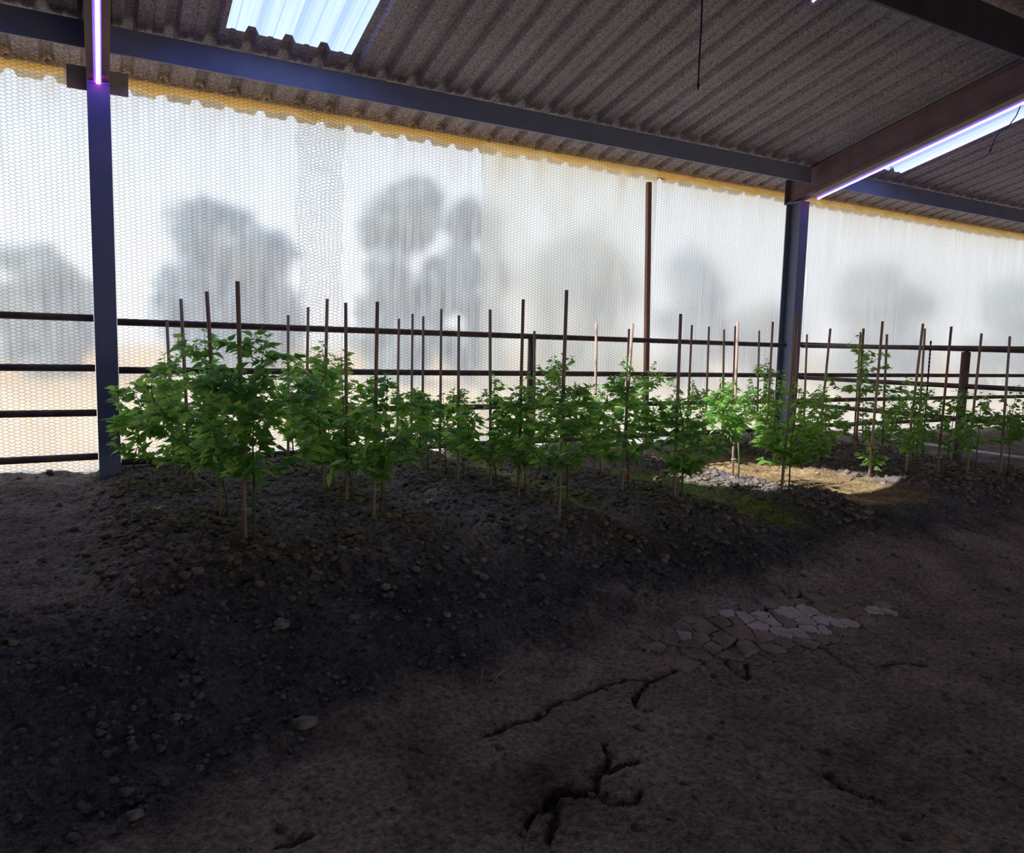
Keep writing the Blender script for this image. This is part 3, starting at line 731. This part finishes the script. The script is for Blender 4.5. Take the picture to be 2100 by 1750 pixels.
# ------------------------------------------------------------------ leaves and plants
def leaf_mesh(seed, wide, droop, fold):
    rr = random.Random(seed); n = 6
    V, F = [], []
    # petiole, a thin two-faced strip
    for k in range(3):
        t = k/2; V += [(-0.012, t*0.22, -0.02*t*(1-t)), (0.012, t*0.22, -0.02*t*(1-t))]
    F += [(0, 1, 3, 2), (2, 3, 5, 4)]
    for i in range(n+1):
        t = i/n; y = 0.22+0.78*t
        w_ = wide*0.92*(math.sin(math.pi*min(1, t**0.60))**1.05)*(1-0.45*t) if 0 < t < 1 else 0.004
        z = -droop*t*t; e_ = rr.uniform(-.02, .02)
        V += [(-w_, y, z+fold*w_+e_), (0, y, z), (w_, y, z+fold*w_-e_)]
    b0 = 6
    for i in range(n):
        a = b0+i*3; F += [(a, a+1, a+4, a+3), (a+1, a+2, a+5, a+4)]
    return mesh_from('leaf', V, F, True, M['leaf'])
LEAVES = [leaf_mesh(k, *p) for k, p in enumerate(((0.26, 0.12, 0.25), (0.29, 0.22, 0.12), (0.23, 0.05, 0.32), (0.27, 0.34, 0.2), (0.25, 0.16, 0.28)))]
LV = []
for me in LEAVES:
    v = np.empty(len(me.vertices)*3, np.float32); me.vertices.foreach_get('co', v); LV.append((v.reshape(-1, 3), [tuple(p.vertices) for p in me.polygons]))

rh = Vector((math.cos(YAW), -math.sin(YAW), 0))
def plant(base, cen_px, hw_px, top_px, bot_px, dens, seed, label, sizes=(0.045, 0.10), tie_z=None, hang=0, pepper=None, zbase=None):
    rr = random.Random(seed); bx_, by_ = base
    bz = gz(bx_, by_); zc = depth((bx_, by_, 0.4)); ppm = FPX/zc
    off = rh*((cen_px[1]-cen_px[0])/ppm)
    off.y = min(off.y, 6.30-by_)
    rad = hw_px/ppm; zt = z_over((bx_, by_), top_px)-bz; zo = max(0.06, z_over((bx_, by_), bot_px)-bz)
    root = link('pepper_plant', None, loc=(bx_, by_, bz-0.01)); tag(root, label, 'plant', 'pepper plants in the beds')
    cz, hz = (zt+zo)/2, (zt-zo)/2
    C_ = Vector((off.x, off.y, cz))
    fork = Vector((off.x*0.25, off.y*0.25, zo+0.16*hz))
    stems = MB(); leaves = []
    stems.tube([(0, 0, -0.03), (fork.x*0.3+0.006, fork.y*0.3, fork.z*0.5), fork], [0.0075, 0.0062, 0.0055], 6)
    # crown leader
    tipc = Vector((off.x+rr.uniform(-.2, .2)*rad, off.y+rr.uniform(-.2, .2)*rad, zt-0.02))
    def bez(a, m_, b2, n=7): return [a*(1-t)**2+m_*2*t*(1-t)+b2*t*t for t in [k/(n-1) for k in range(n)]]
    lead = bez(fork, Vector((C_.x*0.7+rr.uniform(-.1, .1)*rad, C_.y*0.7, cz)), tipc)
    branches = [lead]
    nb_ = max(7, int(dens*27))
    for k in range(nb_):
        for _ in range(20):
            u = Vector((rr.gauss(0, 1), rr.gauss(0, 1), rr.gauss(0.15, 1))).normalized()*rr.uniform(0.62, 1.0)
            if u.z > -0.85: break
        tip = Vector((C_.x+u.x*rad, C_.y+u.y*rad, cz+u.z*hz))
        tip.y = min(tip.y, 6.36-by_)
        srcs = [p for b2 in branches for p in b2 if p.z < tip.z-0.02] or [fork]
        src = min(srcs, key=lambda p: (p-tip).length*(1+0.8*rr.random())+0.4*max(0, (p.xy-C_.xy).length-(tip.xy-C_.xy).length))
        mid = src.lerp(tip, 0.5)+Vector((rr.uniform(-.12, .12)*rad, rr.uniform(-.12, .12)*rad, rr.uniform(-0.04, 0.08)*hz))
        branches.append(bez(src, mid, tip, 6))
    for i, b2 in enumerate(branches):
        r0 = 0.0050 if i == 0 else 0.0036
        stems.tube(b2, [r0*(1-0.7*k/(len(b2)-1)) for k in range(len(b2))], 5, False)
        L = sum((b2[k+1]-b2[k]).length for k in range(len(b2)-1))
        nl = max(4, int(L/0.0132*min(1.2, dens+0.35)))
        for k in range(nl):
            t = 0.12+0.88*(k+rr.random())/nl; f = t*(len(b2)-1); j = min(int(f), len(b2)-2); p = b2[j].lerp(b2[j+1], min(1, f-j))
            a = rr.uniform(0, 6.28); out = Vector((math.cos(a), math.sin(a), rr.uniform(-0.40, 0.45)))
            rel = (p-C_); rel.z = 0
            if rel.length > 1e-3: out += rel.normalized()*0.7
            inner_ = 1-min(1, (p-C_).length/max(rad, hz))
            s_ = sizes[0]+(sizes[1]-sizes[0])*min(1, max(0, rr.uniform(0.1, 0.75)+0.45*inner_-0.25*(p.z-cz)/hz))
            leaves.append((p, out.normalized(), s_, rr.uniform(-1.1, 1.1), rr.randrange(5)))
        tip = b2[-1]; dr = (b2[-1]-b2[-2]).normalized()
        for k in range(5):
            a = k*2.4+rr.random(); out = Vector((math.cos(a), math.sin(a), rr.uniform(0.0, 0.9)))+dr*0.5
            leaves.append((tip, out.normalized(), sizes[0]*rr.uniform(0.55, 1.0), rr.uniform(-.5, .5), rr.randrange(5)))
    for k in range(hang):
        p = fork.lerp(lead[2], rr.random()); a = rr.uniform(2.2, 4.2)
        leaves.append((p+rh*rr.uniform(-0.10, -0.02)+Vector((0, 0, rr.uniform(-.03, .12))), Vector((math.cos(a)*0.5, math.sin(a)*0.5, -1)).normalized(), sizes[1]*rr.uniform(1.05, 1.3), rr.uniform(-.5, .5), rr.randrange(5)))
    stems.build('stem', M['stem'], root, True)
    leaves.sort(key=lambda q: -q[2])
    rest = MB()
    for i, (p, d, s_, roll, v) in enumerate(leaves):
        side = d.cross(Vector((0, 0, 1)))
        if side.length < 1e-3: side = Vector((1, 0, 0))
        side.normalize(); n_ = side.cross(d)
        mt = Matrix((side, d, n_)).transposed() @ Matrix.Rotation(roll, 3, 'Y')
        if i < 290:
            o = bpy.data.objects.new('leaf', LEAVES[v]); COL.objects.link(o); o.parent = root
            o.matrix_basis = Matrix.Translation(p) @ mt.to_4x4() @ Matrix.Scale(s_, 4)
        else:
            A = np.array(mt)*s_; V = LV[v][0] @ A.T+np.array(p); rest.add(V, LV[v][1])
    if rest.V: rest.build('foliage', M['leaf'], root, True, kind='stuff')
    if pepper:
        for (px, py) in pepper:
            z_ = z_over((bx_, by_), py)-bz; q = MB(); a = Vector(rh*((px-cen_px[0])/ppm))+Vector((0, 0, z_))
            q.tube([a, a+Vector((0, 0, -0.012)), a+Vector((0.004, 0, -0.035)), a+Vector((0.010, 0, -0.055)), a+Vector((0.018, 0, -0.066))], [0.003, 0.009, 0.010, 0.006, 0.001], 8); q.build('pepper', M['pepper'], root, True, label='ripe red pepper')
    return root

ROWN = {'A': 'the row beside the left steel post', 'B': 'the second row from the left', 'C': 'the third row from the left', 'D': 'the fourth row from the left',
        'E': 'the row left of the sunlit path', 'F': 'the bed right of the sunlit path', 'G': 'the last row at the back'}
ORD = ['frontmost', 'second', 'third', 'fourth', 'fifth', 'sixth', 'seventh', 'eighth', 'ninth']
# row, stake foot px, stake top px, canopy left/right/top/bottom px, density, extra look
T = [
 ('A', (503,1104), (487,577), (365,700,684,992), 2.1, 'big bushy', {}),
 ('A', (454,1053), (424,598), (285,530,676,990), 1.7, 'tall spreading', {}),
 ('A', (391,1003), (371,613), (235,445,725,970), 1.45, 'wide left-leaning', {}),
 ('A', (358,958), (342,656), (300,430,790,930), 0.7, 'half hidden', {}),
 ('B', (766,1063), (774,619), (675,905,765,985), 1.4, 'full', dict(hang=2)),
 ('B', (711,1025), (709,621), (600,785,735,985), 1.35, 'leafy', dict(hang=3)),
 ('B', (663,1007), (671,613), (565,770,700,955), 1.4, 'tall leafy', {}),
 ('B', (627,970), (632,630), (545,700,740,945), 1.0, 'half hidden', {}),
 ('B', (591,950), (591,647), (545,650,738,920), 0.7, 'mostly hidden', {}),
 ('C', (1146,1063), (1162,595), (1060,1235,752,965), 1.45, 'big dark green', dict(hang=2)),
 ('C', (1063,1019), (1073,614), (995,1125,780,965), 1.1, 'leafy', {}),
 ('C', (1006,1006), (1005,635), (920,1065,768,965), 1.05, 'spreading', {}),
 ('C', (939,986), (941,647), (890,985,800,950), 0.75, 'small', {}),
 ('C', (902,973), (905,634), (865,955,808,940), 0.65, 'small open', {}),
 ('C', (866,963), (868,649), (835,905,830,930), 0.55, 'slim', {}),
 ('C', (843,955), (846,644), (805,885,795,920), 0.55, 'thin', {}),
 ('C', (814,945), (818,654), (765,850,788,915), 0.55, 'small far', {}),
 ('D', (1382,1030), (1396,644), (1310,1480,820,975), 1.2, 'low wide', {}),
 ('D', (1275,1004), (1297,664), (1205,1340,732,965), 1.1, 'tall narrow', dict(pepper=[(1283,968)])),
 ('D', (1219,981), (1223,663), (1160,1270,790,940), 0.8, 'small', {}),
 ('D', (1095,960), (1096,679), (1070,1205,726,905), 0.95, 'bright sunlit', {}),
 ('E', (1603,1004), (1635,640), (1535,1690,800,965), 1.3, 'dark bushy', dict(hang=3)),
 ('E', (1502,984), (1513,661), (1430,1535,782,900), 0.75, 'sunlit drooping', dict(hang=5)),
 ('E', (1407,930), (1419,667), (1335,1460,782,905), 0.95, 'bright sunlit', {}),
 ('E', (1281,930), (1290,675), (1270,1395,742,900), 0.95, 'tall', {}),
 ('F', (1783,971), (1810,659), (1755,1808,908,965), 0.30, 'tiny low', {}),
 ('F', (1857,969), (1893,664), (1780,1935,785,930), 0.75, 'open airy', {}),
 ('F', (1922,970), (1951,670), (1880,2010,800,935), 0.55, 'sparse', {}),
 ('F', (1983,969), (2013,684), (1935,2060,805,925), 0.6, 'sparse', {}),
 ('F', (2051,973), (2071,690), (2000,2110,790,920), 0.65, 'sparse', {}),
 ('F', (1676,946), (1703,674), (1640,1735,795,925), 0.65, 'open', {}),
 ('F', (1570,933), (1585,660), (1505,1640,760,905), 1.0, 'full', {}),
 ('F', (1753,949), (1771,674), (1685,1830,686,925), 0.75, 'tallest airy', {}),
 ('G', (1880,939), (1897,674), (1840,1915,790,920), 0.5, 'thin', {}),
 ('G', (1808,943), (1819,686), (1765,1865,800,935), 0.65, 'leafy', {}),
 ('G', (1647,911), (1655,686), (1625,1705,790,890), 0.55, 'small far', {}),
 ('G', (1552,895), (1557,678), (1510,1590,736,870), 0.75, 'far dense', {}),
 ('G', (1481,893), (1485,676), (1450,1525,785,870), 0.5, 'small distant', {}),
 ('G', (1445,900), (1454,670), (1425,1500,770,880), 0.5, 'distant', {}),
]
cnt = {}
def stake(A, Bp, label, mat, r=0.0115, tie=None, group='wooden stakes in the beds', name='wooden_stake'):
    o = link(name, None, loc=tuple(A)); tag(o, label, 'stake', group)
    d = Vector(Bp)-Vector(A); q = MB()
    q.tube([d*-0.06, d*0.33, d*0.66, d], [r, r*0.97, r*1.0, r*0.97], 8); q.build('shaft', mat, o, True)
    if tie:
        for t in tie:
            q = MB(); c = d*t; P = [c+Vector((math.cos(a)*0.022+0.010, math.sin(a)*0.022, 0.004*math.sin(2*a))) for a in [k*2*math.pi/12 for k in range(13)]]
            q.tube(P, 0.0032, 5, False); q.build('tie', M['tie'], o, True)
    return o
def stake_at(foot, top, label, mat, **kw):
    p = on_z(*foot, 0.0)
    for _ in range(4):
        p = on_z(*foot, gz(p[0], p[1]))
    py = foot[1]
    while p[1] > 6.36 and py < foot[1]+60:
        py += 1; p = on_z(foot[0], py, 0.0); p = on_z(foot[0], py, gz(p[0], p[1]))
    d = depth(p); t = at_d(*top, d*1.0)
    # stand it in the plane facing the viewer through its foot
    k = depth((p[0], p[1], t[2])); t = at_d(*top, k)
    p[2] = gz(p[0], p[1])
    return p, stake(p, t, label, mat, **kw)
for i, (row, foot, top, cv_, dens, look, ex) in enumerate(T):
    k = cnt.get(row, 0); cnt[row] = k+1
    wm = M['wood_red'] if i in (10, 23, 27, 32, 34) else M['wood']
    p, s_ = stake_at(foot, top, f'straight wooden stake, {ORD[k]} in {ROWN[row]}', wm, tie=[0.10+0.05*R_.random()])
    dx = 0.035 if row not in 'FG' else 0.05
    base = (p[0]+rh.x*dx, p[1]+rh.y*dx-0.02)
    cpx = (foot[0]+dx*FPX/depth(p), (cv_[0]+cv_[1])/2)
    big = depth(p) < 6.3
    wide_ = 1.13 if row in 'CDEFG' else 1.0
    plant(base, cpx, (cv_[1]-cv_[0])/2*wide_, cv_[2]-4, cv_[3], dens+(0.18 if row in 'CDEFG' and look != 'tiny low' else 0.05), 1000+i*7, f'{look} pepper plant, {ORD[k]} in {ROWN[row]}',
          ((0.050, 0.128) if row in 'AB' else (0.046, 0.114)) if big else ((0.038, 0.092) if row in 'FG' else (0.042, 0.100)), **ex)
# stakes without a plant of their own
for foot, top, lab, r in (((1500, 925), (1508, 669), 'thin stake half hidden just behind the sunlit drooping plant', 0.010),
                          ((1625, 925), (1638, 673), 'reddish stake in front of the right steel post, behind the dark bushy plant', 0.011),
                          ((1750, 925), (1765, 681), 'thin stake behind the tallest airy plant', 0.010),
                          ((1779, 938), (1784, 892), 'short reddish stick beside the tiny low plant', 0.009)):
    stake_at(foot, top, lab, M['wood_red'], r=r)
# black twisted rod
p = on_z(1893, 915, 0.0); p[2] = gz(p[0], p[1])-0.05; t = at_d(1909, 699, depth((p[0], p[1], 0.8)))
q = MB(); d = Vector(t)-Vector(p); n = 60
q.tube([d*(k/n) for k in range(n+1)], [0.012 if k % 2 else 0.007 for k in range(n+1)], 8)
o = q.build('twisted_rod', M['cable'], None, True); o.location = p; tag(o, 'black twisted metal rod standing behind the open airy plants', 'rod')

# white pipe lying on the ground beyond the cross fence
P = []
for px, py in ((1690, 885), (1760, 893), (1850, 905), (1950, 919), (2050, 933), (2130, 944)):
    a = on_z(px, py, 0.03)
    for _ in range(3): a = on_z(px, py, float(ground(np.array([a[0]]), np.array([a[1]]), False)[0])+0.045)
    P.append(tuple(a))
q = MB(); q.tube(P, 0.018, 10); tag(q.build('plastic_pipe', M['pvc'], None, True), 'white plastic pipe lying on the soil beyond the cross fence', 'pipe')

# small weeds, moss tufts, stones and dry stalks
def weed(px, py, n, s_, label):
    a = on_z(px, py, 0); a = on_z(px, py, gz(a[0], a[1])); o = link('seedling', None, loc=tuple(a)); tag(o, label, 'weed')
    q = MB(); q.tube([(0, 0, -0.01), (0, 0, s_*0.6)], [0.002, 0.0015], 5); q.build('stem', M['stem'], o)
    for k in range(n):
        l_ = bpy.data.objects.new('leaf', LEAVES[k % 5]); COL.objects.link(l_); l_.parent = o
        an = k*2.4; d_ = Vector((math.cos(an), math.sin(an), 0.6)).normalized(); sd = d_.cross(Vector((0, 0, 1))).normalized()
        l_.matrix_basis = Matrix.Translation((0, 0, s_*(0.3+0.3*k/n))) @ Matrix((sd, d_, sd.cross(d_))).transposed().to_4x4() @ Matrix.Scale(s_, 4)
weed(325, 1052, 6, 0.05, 'small pale green seedling on the dark soil left of the first stakes')
weed(243, 995, 4, 0.03, 'tiny green sprout on the soil beside the left steel post')
weed(330, 1010, 5, 0.025, 'tiny yellowish sprout behind the pale seedling')
weed(402, 1012, 6, 0.035, 'little leafy sprout at the foot of a stake beside the left post row')
def stone(px, py, r, label, seed, mat='stone', cat='stone', z=-0.3, name='stone', flat=0.6):
    a = on_z(px, py, z)
    for _ in range(4): a = on_z(px, py, gz(a[0], a[1]))
    V, F = lump(r, seed, flat); o = link(name, mesh_from(name, V, F, True, M[mat]), loc=(a[0], a[1], gz(a[0], a[1])+r*0.2)); tag(o, label, cat)
M['moss'] = simple('moss', (0.09, 0.13, 0.03), (0.16, 0.22, 0.06), 40, 0.95, 0.8, 120)
stone(205, 1082, 0.030, 'small moss tuft on dark soil, upper of two', 11, 'moss', 'moss', 0, 'moss_tuft', 0.5)
stone(196, 1156, 0.036, 'small moss tuft on dark soil, lower of two', 12, 'moss', 'moss', 0, 'moss_tuft', 0.4)
for px, py, r, lab in ((575, 1288, 0.045, 'pale angular stone on the dark soil at left'), (703, 1127, 0.032, 'flat pale stone below the second row'), (915, 1265, 0.026, 'dull flat stone on dark soil below the gravel path'),
                       (625, 1490, 0.045, 'reddish angular lump at the edge of the dark soil'), (275, 1675, 0.028, 'rounded pale lump at the bottom left'), (362, 1465, 0.022, 'small pale pebble alone on the dark soil at left'),
                       (2050, 1140, 0.022, 'small round stone near the right edge'), (1880, 1175, 0.016, 'small white pebble at right on the soil'), (950, 1318, 0.017, 'small grey pebble left of the dry stalks')):
    stone(px, py, r, lab, int(px), z=-0.2)
def straw(pts, label):
    Q = []
    for px, py, dz in pts:
        a = on_z(px, py, -0.3)
        for _ in range(4): a = on_z(px, py, gz(a[0], a[1])+dz)
        Q.append(tuple(a))
    q = MB(); q.tube(Q, 0.0022, 5); tag(q.build('dry_stalk', M['straw'], None, True), label, 'stalk')
straw([(985, 1406, 0.0), (988, 1388, 0.03), (990, 1370, 0.06)], 'upright thin dry stalk at the edge of the brown floor')
straw([(1000, 1412, 0.004), (1018, 1390, 0.012), (1036, 1372, 0.012)], 'slanting dry stalk right of the upright one')
straw([(1068, 1404, 0.004), (1088, 1396, 0.015), (1080, 1388, 0.02)], 'short forked dry stalk on the brown floor')
straw([(893, 1420, 0.004), (905, 1412, 0.014), (895, 1410, 0.014)], 'curled dry stalk left of the upright one')
straw([(700, 1612, 0.003), (716, 1600, 0.006)], 'short straw piece on the floor at lower left')
straw([(2056, 1588, 0.004), (2076, 1604, 0.012), (2102, 1618, 0.006)], 'pale bent straw at the lower right edge')
straw([(1698, 1252, 0.003), (1706, 1264, 0.008)], 'short dry stalk beside the cracked mud')
straw([(985, 1668, 0.003), (995, 1680, 0.01), (996, 1688, 0.004)], 'white bent thread of straw low in the middle')
